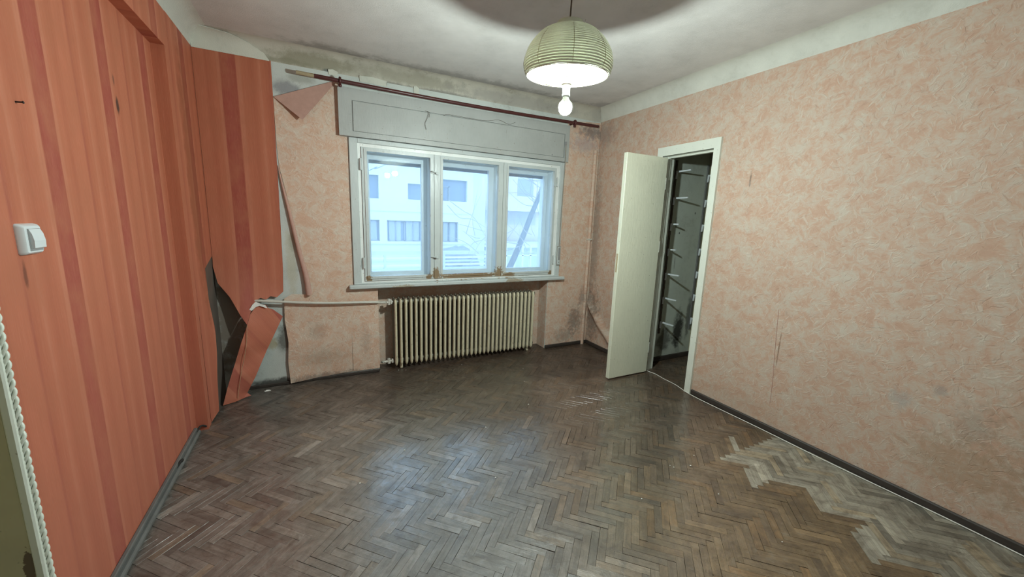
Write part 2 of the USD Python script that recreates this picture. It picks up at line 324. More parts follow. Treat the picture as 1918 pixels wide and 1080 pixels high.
g.out('parquet', base_color=c, roughness=rgh, ior=1.7, specular_ior_level=.5, coat_weight=coat, coat_roughness=.20, coat_ior=2.35, coat_normal=g.bump(g.m('multiply_add', sm, .6, md), .0006), anisotropic=.3, tangent=g('attribute', attribute='across')+'.vector', normal=g.bump(g.m('multiply_add', fib, .7, g.m('multiply', sm, 1.2)), .0016))
simple('subfloor', (.022, .018, .015), .9, .3, 20)
# outside
simple('facade_white', (.80, .82, .83), .9, .03, 1)
simple('facade_shade', (.70, .75, .78), .9, .03, 1)
simple('facade_rose', (.84, .77, .76), .9, .08, 2)
simple('facade_grey', (.62, .65, .68), .9, .1, 1)
simple('window_far', (.26, .33, .42), .3, .15, 1)
simple('curtain_far', (.50, .55, .62), .9, .1, 4)
simple('frame_far', (.36, .40, .44), .7)
simple('fence_far', (.62, .68, .74), .8)
simple('fence_white', (.85, .87, .88), .8)
simple('bark', (.24, .27, .30), .9, .2, 10)
simple('twig', (.52, .50, .48), .9, .2, 10)
simple('asphalt', (.50, .52, .54), .9, .1, 2)
simple('shutter_slat', (.14, .135, .15), .7)

# ------------------------------------------------------------------ room shell
CZ, WT = 2.555, 2.443          # ceiling, top of the papered walls
BACK = -4.4
# window wall with opening and radiator niche
wop = sbox(-2.44, .81, -.49, 1.955)
outer = sbox(-3.70, -.05, .14, 2.75)
ww = thing('wall_window', 'white plaster window wall under torn pink and orange wallpaper', kind='structure')
nich = sbox(-2.312, -.05, -.565, .775)
front = outer.difference(wop).difference(nich)
obj('plaster', cat_([prism(front, YW, 0, .17), prism(outer.difference(wop), YW, .17, .36)]), 'plaster_wall', ww)
# right wall with the closet doorway
wr = thing('wall_right', 'peach pink embossed wallpaper wall with the narrow closet doorway', kind='structure')
DY0, DY1, DZ = -1.395, -.905, 1.985
rw = sbox(BACK, -.05, .0, 2.75).difference(sbox(DY0-.02, -.06, DY1+.02, DZ+.02))
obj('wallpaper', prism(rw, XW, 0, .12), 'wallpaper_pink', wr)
# loose, sagging paper near the corner by the floor
def fold(a, b):
    u = (a+.75)/.75; n = meshkit.noise(np.c_[a*9, b*7, a*0], 3)
    ridge = np.exp(-((b-(.02+1.0*np.clip(u, 0, 1)**1.6*.5))/.05)**2)
    edge = np.clip(np.minimum.reduce([(a+.76)/.05, (-a-.004)/.03, (b-.0)/.03, (.80-b)/.1]), 0, 1)
    x = -.004-edge*(.035*ridge+.010*n)
    return np.c_[x, a, b]
sm_, suv = sheet([(-.76, .04), (-.005, .04), (-.005, .78), (-.40, .76), (-.76, .3)], fold, .02)
obj('wallpaper_fold', sm_, 'wallpaper_pink', wr, smooth=40)
obj('wallpaper_seam', tube(smoothpath([(-.0005, -2.02, .86), (-.001, -2.035, .62), (-.001, -2.055, .36), (-.0005, -2.06, .2)]), .0016, 5), 'paper_back', wr)
# left wall: recess, pier, beam; striped paper
wl = thing('wall_left', 'orange and red striped wallpaper wall with a shallow recess', kind='structure')
LY0, LY1, LZ = -2.95, -2.03, 2.08
base = sbox(BACK, -.05, .0, 2.75).difference(sbox(LY0, -.06, LY1, LZ))
stripe = lambda v: np.c_[-v[:, 1], v[:, 2]]
m, uv = faceted_uv(prism(base, XW, -3.68, -3.50), stripe); obj('wallpaper', m, 'wallpaper_orange', wl, uv=uv)
m, uv = faceted_uv(bx(-3.505, -3.44, BACK, -.57, 2.25, 2.75), stripe); obj('beam', m, 'wallpaper_orange', wl, uv=uv)
m, uv = faceted_uv(bx(-3.505, -3.44, -.57, -.50, -.02, 2.75), lambda v: np.c_[-v[:, 1]+(-3.44-v[:, 0])*.9, v[:, 2]]); obj('pier_edge', m, 'wallpaper_orange_dark', wl, uv=uv)
obj('pier', bx(-3.505, -3.442, -.50, .0, -.02, 2.75), 'bare_mortar', wl)
# paper on the pier, coming away near the window corner
gap = lambda y, z: np.clip((y+.56)/.30, 0, 1)**2*np.clip((1.05-z)/.5, 0, 1)*.036
sm_, suv = sheet([(-.502, .012), (-.355, .02), (-.333, .236), (-.300, .418), (-.286, .606), (-.300, .798), (-.262, 1.0), (-.02, 1.06), (-.003, 2.446), (-.502, 2.446)],
    lambda a, b: np.c_[-3.4395+gap(a, b), a, b], .025, uvfn=lambda a, b: (-a, b))
obj('loose_wallpaper', sm_, 'wallpaper_orange', wl, smooth=True, uv=suv)
obj('ragged_paper_edge', cat_([tube(smoothpath([(-3.49, -.64, .02), (-3.47, -.60, .045), (-3.45, -.565, .02)]), [.006]*13, 5), tube(smoothpath([(-3.495, -1.02, .02), (-3.47, -.985, .05), (-3.478, -.96, .03)]), [.007]*13, 5)]), 'black_bit', wl)
# back of the room, closed
wb = obj('wall_back', bx(-3.68, .12, BACK-.1, BACK, -.05, 2.75), 'plaster_wall'); tag(wb, 'plain wall behind the viewpoint', kind='structure')
# ceiling and coves
ce = obj('ceiling', bx(-3.70, .14, BACK-.1, .34, CZ, CZ+.1), 'ceiling_paint'); tag(ce, 'off-white stained plaster ceiling', kind='structure')
def cove(path_fn, t0, t1, n=40, rz=CZ-WT, rx=.105):
    a = np.linspace(0, np.pi/2, 9); ts = np.linspace(t0, t1, n); v = []
    for t in ts:
        for q in a: v.append(path_fn(t, rx*(1-math.cos(q)), WT+rz*math.sin(q)))
    f = []; k = len(a)
    for i in range(n-1):
        for j in range(k-1): f.append((i*k+j, i*k+j+1, (i+1)*k+j+1)); f.append((i*k+j, (i+1)*k+j+1, (i+1)*k+j))
    V = np.array(v); m = trimesh.Trimesh(V, f, process=False)
    c = np.array([-1.7, -1.9, 1.3])
    if np.sum(m.face_normals*(c-m.triangles_center)) < 0: m.faces = m.faces[:, ::-1]
    # solid behind the curve
    back = V.copy(); 
    return m
tr1 = obj('trim_1', cove(lambda t, d, z: (-d, t, z), BACK, 0), 'cove_clean', smooth=True); tag(tr1, 'curved plaster cove along the right wall', kind='structure')
tr2 = obj('trim_2', cove(lambda t, d, z: (t, -d, z), -3.44, 0, 80), 'cove_paint', smooth=True); tag(tr2, 'mouldy curved plaster cove above the window wall', kind='structure')
tr3 = obj('trim_3', cove(lambda t, d, z: (-3.44+d, t, z), BACK, 0), 'cove_clean', smooth=True); tag(tr3, 'curved plaster cove along the striped wall', kind='structure')
def patchfn(a, b):       # a along x, b angle 0..1 on the cove, slightly proud
    q = b*np.pi/2; return np.c_[a, -.105*(1-np.cos(q))-.008*np.sin(q)*0-.006*np.cos(q)-.004, WT-.004+(CZ-WT)*np.sin(q)-.004*b]
sm_, suv = sheet([(-3.438, .0), (-3.20, .0), (-3.0, .0), (-3.03, .25), (-3.12, .55), (-3.22, .80), (-3.33, .92), (-3.438, .97)], patchfn, .03, th=.004)
obj('plaster_patch', sm_, 'repair_plaster', tr2, smooth=40)
# torn paper remnants on the cove
for x0, x1, z0, z1, k in ((-2.62, -2.56, 2.425, 2.462, 1), (-2.40, -2.20, 2.415, 2.46, 2), (-1.98, -1.94, 2.40, 2.455, 3), (-1.86, -1.74, 2.395, 2.405, 4)):
    pts = [(x0, z0), (x1, z0-.004), (x1+.004, z1-.012), ((x0+x1)/2, z1), (x0-.003, z1-.006)]
    sm_, suv = sheet(pts, lambda a, b: np.c_[a, np.where(b > WT, -.012, -.003)-.003, b], .02, th=.001)
    obj('paper_remnant', sm_, 'repair_plaster', tr2, smooth=40)
# skirting
sk = obj('baseboard_right', cat_([bx(-.018, 0, BACK, -1.455, 0, .045, .006), bx(-.018, 0, -.85, -.02, 0, .045, .006)]), 'skirting'); tag(sk, 'low dark wooden skirting along the right wall', kind='structure')
sk = obj('baseboard_window', cat_([bx(-3.30, -2.312, -.016, 0, 0, .028, .005), bx(-.565, -.0, -.018, 0, 0, .035, .005)]), 'skirting'); tag(sk, 'low dark skirting under the window wall', kind='structure')
sk = obj('baseboard_left', cat_([bx(-3.50, -3.470, -2.0, -.60, 0, .026, .008), bx(-3.50, -3.482, -2.0, -.62, 0.03, .05, .004)]), 'skirting_grey'); tag(sk, 'dusty grey skirting strip under the striped wall', kind='structure')

# ------------------------------------------------------------------ parquet floor, block by block
fl = thing('floor', 'worn dark herringbone parquet floor', kind='structure')
obj('subfloor', bx(-3.9, .95, BACK-.1, .19, -.08, -.010), 'subfloor', fl)
BL, BW = .182, .0345
def tonefor(x, y):
    tr_ = np.random.default_rng((int(x*2000)+100000, int(y*2000)+100000)); r = tr_.random(); q = tr_.normal(0, .12)
    n = float(meshkit.fbm(np.array([[x*1.1+5, y*1.1, .3]]), 3, 5)[0])
    grey, brown, amber, dark, pale = np.array([.150, .138, .126]), np.array([.085, .058, .040]), np.array([.142, .096, .052]), np.array([.050, .034, .025]), np.array([.275, .255, .21])
    wl_ = np.clip((-1.15-x-.25*(y+2))/.9+ (n-.5)*1.2, 0, 1)           # worn grey towards the striped wall
    c = grey*wl_+brown*(1-wl_)
    wa = np.clip((-1.75-y)/.6, 0, 1)*np.clip((x+2.1)/.8, 0, 1)*np.clip(.62+(n-.5)*3+ (r-.5)*1.1, 0, 1)
    c = c*(1-wa)+amber*wa
    wd = np.clip((y+1.05+.15*(n-.5))/.55, 0, 1)*(.85-.35*np.clip((-2.2-x)/.8, 0, 1)); c = c*(1-wd)+dark*wd
    wd2 = np.clip((-2.9-y)/.5, 0, 1)*np.clip((x+1.5)/.5, 0, 1)*.6; c = c*(1-wd2)+dark*wd2
    edge = -.55+.07*math.sin(y*9)+.05*math.sin(y*23+1)
    if x > edge and y < -2.11-.10*(x+.3)+.03*math.sin(x*30) and x < .2: c = pale*(1 if r > .25 else .86)*(1-.25*np.clip((-2.6-y)/.8, 0, 1))
    if r > .955 and wd < .3: c = c*1.4
    if r < .06: c = c*.72
    if .5 < r < .62: c = c*np.array([1.12, 1.0, .86])
    return np.clip(1.52*c*math.exp(q), 0, 1)
s2 = math.sqrt(.5)
blocks = []
for i in range(-130, 130):
    for j in range(-32, 32):
        for vert in (0, 1):
            # lattice in the pattern's own frame
            ox, oy = i*BW+j*BL, i*BW-j*BL
            if vert: cx, cy = ox+BL+BW/2, oy+BW-BL/2+0.0
            else: cx, cy = ox+BL/2, oy+BW/2
            # rotate by -45 degrees so that the zigzag bands run along x
            X, Y = (cx+cy)*s2-1.75, (-cx+cy)*s2-1.9
            if -3.62 < X < .98 and -4.45 < Y < .25: blocks.append((X, Y, vert))
room = Polygon([(-3.495, BACK), (-.002, BACK), (-.002, DY0), (.84, DY0-.25), (.84, -.78), (-.002, -.78), (-.002, .0), (-.57, .0), (-.57, .165), (-2.308, .165), (-2.308, 0), (-3.44, .0), (-3.44, -.57), (-3.495, -.57)])
Rm = np.stack([rt, up, fw]); eye = np.array(EYE)
def area_px(x, y):
    d = Rm@(np.array([x, y, 0])-eye)
    if d[2] < .3: return 0
    px, py = 959+712.8*d[0]/d[2], 540-712.8*d[1]/d[2]
    if not (-10 < px < 1930 and 0 < py < 1090): return 0
    return 1/d[2]**3
def block_mesh(x, y, vert):
    a = (-math.pi/4) if not vert else (math.pi/4)
    a += nrg.normal(0, .004)
    L, W = BL/2-.0003-abs(nrg.normal(0, .0005))*(nrg.random()>.5), BW/2-.0002-abs(nrg.normal(0, .0005))*(nrg.random()>.6); c = .00025
    z = nrg.normal(0, .0004); tx, ty = nrg.normal(0, .004), nrg.normal(0, .007)
    P = []
    for zz, l, w in ((-.012, L, W), (z-c, L, W), (z, L-c, W-c)):
        for sx, sy in ((-1, -1), (1, -1), (1, 1), (-1, 1)):
            P.append((sx*l, sy*w, zz+((sx*l*tx+sy*w*ty) if zz > -.01 else 0)))
    P = np.array(P); F = [(8, 9, 10), (8, 10, 11)]
    for k in (0, 1):
        for q in range(4):
            n_ = (q+1) % 4; F += [(k*4+q, k*4+n_, (k+1)*4+n_), (k*4+q, (k+1)*4+n_, (k+1)*4+q)]
    r1, r2 = nrg.random(), nrg.random()
    gr = np.c_[P[:, 0]+r1*20, P[:, 1]+r2*9, np.full(len(P), r1*13)]
    ca, sa = math.cos(a), math.sin(a)
    V = np.c_[P[:, 0]*ca-P[:, 1]*sa+x, P[:, 0]*sa+P[:, 1]*ca+y, P[:, 2]]
    V0 = V[np.array(F).ravel()]; G0 = gr[np.array(F).ravel()]
    return V0, G0, np.tile(tonefor(x, y), (len(V0), 1)), np.tile((-sa, ca, 0.), (len(V0), 1))
def floor_mesh(name, V, Gd, T, Ad):
    V[:, 2] = np.minimum(V[:, 2], .0025)
    m = usdkit.mesh(stage, pth(name, fl), (V, np.arange(len(V)).reshape(-1, 3)), LOOK['parquet'])
    pv = UsdGeom.PrimvarsAPI(m)
    pv.CreatePrimvar('tone', Sdf.ValueTypeNames.Color3fArray, 'vertex').Set(Vt.Vec3fArray.FromNumpy(T.astype(np.float32)))
    pv.CreatePrimvar('across', Sdf.ValueTypeNames.Vector3fArray, 'vertex').Set(Vt.Vec3fArray.FromNumpy(Ad.astype(np.float32)))
    pv.CreatePrimvar('grain', Sdf.ValueTypeNames.Vector3fArray, 'vertex').Set(Vt.Vec3fArray.FromNumpy(Gd.astype(np.float32)))
    return m.GetPrim()
bm = []
rin = room.buffer(.02)
for x, y, vert in blocks:
    a = math.pi/4*(1 if vert else -1); dx, dy = math.cos(a)*BL/2, math.sin(a)*BL/2
    if rin.contains(Point(x, y)) or rin.contains(Point(x+dx*.8, y+dy*.8)) or rin.contains(Point(x-dx*.8, y-dy*.8)):
        whole = rin.buffer(.03).contains(Point(x+dx, y+dy)) and rin.buffer(.03).contains(Point(x-dx, y-dy))
        bm.append((area_px(x, y) if whole else 0, *block_mesh(x, y, vert)))
bm.sort(key=lambda b: -b[0])
for b in bm[:298]: floor_mesh('parquet_block', *b[1:])
rest = bm[298:]
tag(floor_mesh('parquet_field', *[np.vstack([b[q] for b in rest]) for q in (1, 2, 3, 4)]), kind='stuff')

# ------------------------------------------------------------------ wallpaper on the window wall
def flat(y, wav=.0, seed=1):
    return lambda a, b: np.c_[a, y-wav*meshkit.noise(np.c_[a*6, b*5, a*0], seed), b]
sm_, suv = sheet([(-2.991, 2.203), (-2.558, 2.392), (-2.558, 1.99), (-2.505, 1.99), (-2.505, .80), (-2.53, .742), (-2.83, .742), (-2.868, 1.0), (-2.925, 1.38), (-2.985, 1.72), (-2.992, 1.9)], flat(-.003, .003), .03)
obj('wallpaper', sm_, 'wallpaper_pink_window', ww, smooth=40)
pB = rbf([(-3.01, .729, -.022), (-2.53, .70, -.006), (-2.53, .03, -.006), (-3.01, .02, -.035), (-3.01, .36, -.030), (-2.85, .45, -.006), (-2.75, .3, -.022), (-2.70, .55, -.006), (-2.82, .1, -.008)])
sm_, suv = sheet([(-3.013, .72), (-2.96, .752), (-2.86, .744), (-2.528, .742), (-2.531, .4), (-2.535, .036), (-2.7, .03), (-3.008, .014), (-3.016, .2), (-3.004, .36), (-3.02, .55)], lambda a, b: np.c_[a, pB(np.c_[a, b]), b], .025)
obj('loose_wallpaper', sm_, 'wallpaper_pink_window', ww, smooth=60)
sm_, suv = sheet([(-2.530, .772), (-2.309, .772), (-2.309, .034), (-2.531, .034)], flat(-.004, .004, 4), .03)
obj('wallpaper', sm_, 'wallpaper_pink_window', ww, smooth=40)
sm_, suv = sheet([(-.437, .772), (-.437, 2.16), (-.004, 2.165), (-.004, .036), (-.562, .036), (-.565, .3), (-.565, .772)], flat(-.003, .004, 6), .03)
obj('wallpaper', sm_, 'wallpaper_pink_window', ww, smooth=40)
sm_, suv = sheet([(-.425, 2.155), (-.004, 2.158), (-.004, 2.435), (-.425, 2.40)], flat(-.007, .004, 7), .03)
obj('wallpaper', sm_, 'wallpaper_pink_window', ww, smooth=40)
sm_, suv = sheet([(-2.31, .001), (-.568, .001), (-.568, .774), (-2.31, .774)], flat(.167, .002, 8), .06)
obj('wallpaper', sm_, 'wallpaper_pink_window', ww, smooth=40, label='grimy pink wallpaper at the back of the radiator niche')
obj('wallpaper', bx(-.5685, -.5655, .003, .167, .001, .773), 'wallpaper_pink_window', ww)
sm_, suv = sheet([(-2.99, 2.205), (-2.56, 2.393), (-2.812, 2.062)], lambda a, b: np.c_[a, -.012-.05*np.clip((2.393-b-(2.393-2.205)*(-2.56-a)/.43)/.2, 0, 1)**1.3, b], .02)
obj('folded_corner', sm_, 'paper_back', ww, smooth=60, label='folded-over corner of pink wallpaper showing its plain back')
# the edge of the paper rolled up on itself
P0 = smoothpath([(-2.992, 0, 1.73), (-2.972, 0, 1.592), (-2.935, 0, 1.377), (-2.888, 0, 1.091), (-2.852, 0, .90), (-2.838, 0, .752)], 6)
V = []; nth = 22
for i, q in enumerate(P0):
    t = i/(len(P0)-1); r = .002+.022*t**.8
    for k in range(nth):
        th = math.pi/2-(k/(nth-1))*math.radians(420); rr = r*(1-.12*k/(nth-1))
        V.append((q[0]+rr*math.cos(th+math.pi), -.006-r+rr*math.sin(th), q[2]+(.012*t*math.sin(th))))
F = []
for i in range(len(P0)-1):
    for k in range(nth-1):
        a = i*nth+k; F += [(a, a+1, a+nth+1), (a, a+nth+1, a+nth)]
obj('rolled_edge', trimesh.Trimesh(V, F, process=False), 'paper_back', ww, smooth=True, label='strip of pink wallpaper rolled up along its torn edge')
# orange paper carried round the corner, torn
fo = rbf([(-3.436, 2.44, -.008), (-2.991, 2.44, -.006), (-3.02, .76, -.012), (-3.43, 1.0, -.03), (-3.251, .56, -.14), (-3.349, .766, -.085), (-3.20, .72, -.07), (-3.30, 1.1, -.02), (-3.1, 1.2, -.010), (-3.43, 1.6, -.012), (-3.0, 1.6, -.008)])
ofn = lambda a, b: np.c_[a, fo(np.c_[a, b]), b]
ouv = lambda a, b: (a+3.245+1.63, b)
sm_, suv = sheet([(-3.438, 2.446), (-2.991, 2.444), (-2.993, 2.1), (-2.998, 1.61), (-3.003, 1.254), (-3.007, .967), (-3.016, .775), (-3.06, .735), (-3.10, .748), (-3.13, .725), (-3.165, .742), (-3.191, .727), (-3.212, .699), (-3.233, .625), (-3.251, .56), (-3.291, .632), (-3.349, .766), (-3.415, .866), (-3.438, .98)], ofn, .022, uvfn=ouv)
obj('loose_wallpaper', sm_, 'wallpaper_orange_dark', ww, smooth=True, uv=suv, label='orange striped wallpaper torn at the bottom and lifting off the corner')
ff = rbf([(-3.251, .556, -.14), (-3.18, .694, -.07), (-3.03, .58, -.03), (-3.29, .028, -.14), (-3.275, .012, -.16), (-3.352, .003, -.21), (-3.422, .004, -.245), (-3.343, .277, -.17), (-3.149, .332, -.075), (-3.265, .399, -.165), (-3.307, .204, -.19), (-3.337, .029, -.205)])
sm_, suv = sheet([(-3.251, .556), (-3.23, .632), (-3.205, .668), (-3.18, .694), (-3.16, .672), (-3.137, .69), (-3.12, .66), (-3.089, .644), (-3.03, .58), (-3.149, .332), (-3.225, .157), (-3.288, .032), (-3.262, .012), (-3.30, .007), (-3.352, .004), (-3.422, .004), (-3.389, .129), (-3.343, .277), (-3.292, .435)], lambda a, b: np.c_[a, ff(np.c_[a, b]), b], .02, uvfn=lambda a, b: (a*.8+b*.45+3.245+1.45, b))
obj('hanging_wallpaper', sm_, 'wallpaper_orange_dark', ww, smooth=True, uv=suv, label='creased orange wallpaper scrap hanging down to the floor')
obj('torn_edge', tube(smoothpath([(-3.25, -.150, .559), (-3.262, -.172, .42), (-3.285, -.186, .30), (-3.307, -.198, .204), (-3.337, -.214, .03)]), .0022, 5), 'orange_back', ww)
for pts in ([(-3.235, .665), (-3.212, .703), (-3.191, .722), (-3.165, .702), (-3.135, .69), (-3.122, .662), (-3.15, .676), (-3.17, .688), (-3.195, .68), (-3.222, .655)],):
    sm_, suv = sheet(pts, lambda a, b: np.c_[a, -.078+(a+3.12)*.2, b], .015); obj('torn_edge', sm_, 'flake', ww, smooth=40)

# ------------------------------------------------------------------ window
wn = thing('window_1', 'white painted triple box window with flaking paint', kind='structure')
obj('casing', cat_([bx(-2.50, -2.437, -.022, .002, .81, 1.99, .004), bx(-.492, -.44, -.022, .002, .81, 1.99, .004), bx(-2.437, -.492, -.022, .002, 1.953, 1.99, .004)]), 'white_paint', wn)
# inner frame lining
lin = sbox(-2.44, .81, -.49, 1.955).difference(sbox(-2.412, .832, -.535, 1.928))
obj('frame', prism(lin, YW, -.008, .30), 'lit_white_paint', wn)
obj('mullion', cat_([bx(-1.835, -1.79, .045, .20, .832, 1.928), bx(-1.165, -1.112, .045, .20, .832, 1.928)]), 'lit_white_paint', wn)
SASH = [(-2.410, -1.8145, -2.368, -1.848), (-1.8115, -1.1385, -1.735, -1.192), (-1.1355, -.537, -1.085, -.565)]
OUT = [(-2.410, -1.836, -2.335, -1.885), (-1.79, -1.166, -1.685, -1.215), (-1.112, -.537, -1.0, -.573)]
for k, ((a, b, c, d), (oa, ob, oc, od)) in enumerate(zip(SASH, OUT)):
    ring = sbox(a, .834, b, 1.926).difference(sbox(c, .872, d, 1.895))
    lip = sbox(c-.022, .852, d+.022, 1.915).difference(sbox(c, .872, d, 1.895))
    fr = cat_([prism(ring, YW, -.020, .028), prism(lip, YW, -.027, -.019)])
    sh = obj('sash', fr, 'white_paint', wn)
    pm = bx(c-.006, d+.006, .006, .010, .866, 1.901)
    if k == 0: pm.apply_transform(trimesh.transformations.rotation_matrix(math.radians(2.4), (0, 0, 1), ((c+d)/2, .008, 1.4)))
    obj('pane', pm, 'glass', sh)
    ring = sbox(oa, .834, ob, 1.926).difference(sbox(oc, .888, od, 1.858))
    so = obj('sash', prism(ring, YW, .150, .195), 'lit_white_paint', wn)
    pm = bx(oc-.004, od+.004, .171, .175, .884, 1.862)
    if k == 0: pm.apply_transform(trimesh.transformations.rotation_matrix(math.radians(2.8), (0, 0, 1), ((oc+od)/2, .173, 1.4)))
    obj('pane', pm, 'glass', so)
for z in (1.79, .99):
    obj('hinge', cat_([cyl((-2.418, -.026, z-.045), (-2.418, -.026, z+.045), .007), bx(-2.428, -2.412, -.024, -.019, z-.04, z+.04)]), 'white_paint', wn, smooth=40)
    obj('hinge', cat_([cyl((-.528, -.026, z-.045), (-.528, -.026, z+.045), .006), bx(-.535, -.52, -.024, -.019, z-.04, z+.04)]), 'white_paint', wn, smooth=40)
for z in (1.77, 1.03):
    obj('latch', cat_([bx(-1.845, -1.785, -.032, -.026, z-.005, z+.005, .002), cyl((-1.80, -.052, z), (-1.80, -.024, z), .006), tube(smoothpath([(-1.80, -.05, z), (-1.82, -.054, z+.006), (-1.846, -.05, z+.014)]), .004, 6), bx(-1.797, -1.775, -.03, -.026, z-.012, z+.012, .002)]), 'white_paint', wn, smooth=40)
obj('window_sill', cat_([bx(-2.54, -.385, -.060, .0, .772, .806, .007), bx(-2.50, -.44, -.025, .01, .806, .818, .003)]), 'white_paint', wn)
# outside: sill and the half-rolled shutter
obj('outer_sill', bx(-2.44, -.49, .30, .42, .79, .815), 'facade_grey', wn)
shu = obj('roller_shutter', cat_([bx(-2.43, -.50, .225, .243, 1.835+.04*i, 1.872+.04*i, .006) for i in range(4)]), 'shutter_slat', wn)
# ------------------------------------------------------------------ shutter box
sb_ = thing('roller_shutter_box', 'long white painted roller shutter box above the window', 'shutter box', (0, 0, 0))
gro = sbox(-2.566, 1.992, -.424, 2.345).difference(sbox(-2.468, 2.028, -.478, 2.258))
obj('box_frame', cat_([prism(gro, YW, -.050, .0), prism(sbox(-2.55, 2.0, -.44, 2.335), YW, -.038, 0)]), 'white_box_paint', sb_)
obj('cover_panel', bx(-2.463, -.483, -.0487, -.03, 2.033, 2.253, .002), 'white_box_paint', sb_)
obj('screw', cyl((-.62, -.053, 2.045), (-.62, -.046, 2.045), .006), 'plastic_grey', sb_)
st = obj('loose_string', cat_([tube(smoothpath([(-1.90, -.054, 2.262), (-1.872, -.062, 2.255), (-1.885, -.064, 2.20), (-1.902, -.060, 2.16), (-1.89, -.060, 2.115)]), .0014, 5), tube(smoothpath([(-1.872, -.054, 2.258), (-1.862, -.063, 2.25), (-1.866, -.060, 2.215)]), .0014, 5), tube(smoothpath([(-1.74, -.054, 2.25), (-1.70, -.060, 2.262), (-1.55, -.054, 2.262), (-1.35, -.058, 2.262), (-1.22, -.060, 2.285), (-1.12, -.062, 2.262), (-1.05, -.058, 2.29)]), .0013, 5)]), 'thread', label='dark loose string dangling from the shutter box above the window', cat='string', smooth=True)
ss = thing('shutter_strap', 'grey roller shutter pull strap with white winder right of the window', 'shutter strap')
obj('strap', tube([(-.470, -.058, 2.165), (-.468, -.060, 1.98), (-.462, -.035, 1.5), (-.462, -.03, 1.1)], .005, 6), 'strap', ss)
obj('guide', bx(-.479, -.459, -.064, -.0505, 2.155, 2.185, .003), 'plastic_grey', ss)
obj('winder', cat_([bx(-.480, -.444, -.036, -.022, .935, 1.125, .005)]), 'white_paint', ss)
obj('winder_plate', bx(-.4845, -.4395, -.030, -.0225, .928, 1.132, .002), 'strap', ss)
obj('winder_slot', bx(-.473, -.451, -.0375, -.034, .985, 1.115, .001), 'plastic_grey', ss)
obj('screw', cyl((-.462, -.040, .96), (-.462, -.034, .96), .005), 'plastic_grey', ss)
# ------------------------------------------------------------------ curtain rod
cr = thing('curtain_rod', 'dark brown wooden curtain rod with a bare left end above the window', 'curtain rod')
rp = lambda x: 2.3735-.016*math.sin(math.pi*(x+2.83)/2.75)
xs = np.linspace(-2.72, -.105, 24)
obj('rod', tube([(x, -.09, rp(x)) for x in xs], .0145, 12), 'rod_wood', cr, smooth=40)
obj('bare_end', tube([(x, -.09, rp(x)) for x in (-2.835, -2.78, -2.719)], .0138, 12), 'bare_wood', cr, smooth=40, label='unpainted end of the rod')
for x in (-2.548, -.40):
    br = obj('bracket', cat_([cyl((x, .0, rp(x)), (x, -.09, rp(x)), .010), trimesh.creation.torus(.020, .009, transform=trimesh.transformations.translation_matrix((x, -.09, rp(x)))@trimesh.transformations.rotation_matrix(math.pi/2, (0, 1, 0))), lathe([(0, -.026), (.009, -.024), (.013, -.014), (.009, -.004), (0, 0)], 16, (x, -.09, rp(x)-.018))]), 'rod_wood', cr, smooth=40)
# ------------------------------------------------------------------ radiator and pipes
ra = thing('radiator', 'cream cast iron column radiator under the window', 'radiator', (-2.18, 0, 0))
NS, PI_ = 32, .0456
def section():
    ms = []; zb, zt = .075, .625
    for y in (-.022, .034, .090):
        zz = np.r_[np.linspace(zb-.035, zb, 4), np.linspace(zb+.05, zt-.05, 3), np.linspace(zt, zt+.035, 4)]
        rr = np.array([.004, .010, .0135, .0145, .0138, .0134, .0138, .0145, .0135, .010, .004])
        m = lathe(np.c_[rr, zz], 12); m.vertices[:, 0] *= .92; m.vertices[:, 1] *= 1.45; m.apply_translation((0, y, 0)); ms.append(m)
    for z in (zb, zt):
        web = sbox(-.022, z-.020, .090, z+.020).buffer(.006)
        ms.append(prism(web, lambda a, b, d: (d, a, b), -.0095, .0095))
        ms.append(cyl((-.0226, .03, z), (.0226, .03, z), .021, 14))
        ms.append(cyl((-.0226, .085, z), (.0226, .085, z), .013, 12))
    return cat_(ms)
sec = section()
for i in range(NS):
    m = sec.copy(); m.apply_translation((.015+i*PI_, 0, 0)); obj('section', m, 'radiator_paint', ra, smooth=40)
obj('valve', cat_([cyl((-.055, .02, .628), (.0, .02, .628), .012), cyl((-.022, .02, .628), (-.008, .02, .628), .022, 6), cyl((-.034, .02, .605), (-.034, .02, .66), .014, 12)]), 'pipe_paint', ra, smooth=40)
obj('valve', cat_([cyl((-.09, .02, .075), (.0, .02, .075), .011), cyl((-.022, .02, .075), (-.008, .02, .075), .022, 6), cyl((-.045, .02, .055), (-.045, .02, .10), .015, 12), cyl((-.09, .02, .075), (-.10, .06, .06), .012)]), 'pipe_paint', ra, smooth=40)
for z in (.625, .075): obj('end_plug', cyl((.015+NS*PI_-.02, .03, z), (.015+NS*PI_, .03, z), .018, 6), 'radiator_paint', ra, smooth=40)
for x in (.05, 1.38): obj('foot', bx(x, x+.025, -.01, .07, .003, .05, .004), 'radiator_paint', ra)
obj('heating_pipe', tube(smoothpath([(-3.235, -.028, .718), (-3.215, -.05, .722), (-3.19, -.062, .722), (-3.10, -.062, .713), (-2.91, -.055, .688), (-2.68, -.046, .667), (-2.45, -.036, .655), (-2.33, -.024, .645), (-2.285, .005, .634), (-2.246, .02, .629)], 5), .0105, 12), 'pipe_paint', smooth=True, label='pale grey heating pipe running along the wall to the radiator', cat='pipe')
rp_ = thing('riser_pipe', 'pink painted vertical pipe in the corner right of the window', 'pipe')
obj('pipe', tube([(-.062, -.018, 0), (-.062, -.018, 1.0), (-.060, -.018, 2.15)], .019, 16), 'wallpaper_pink_window', rp_, smooth=40)
obj('clip', cat_([bx(-.085, -.040, -.040, 0, 1.2, 1.215, .003)]), 'pipe_paint', rp_)
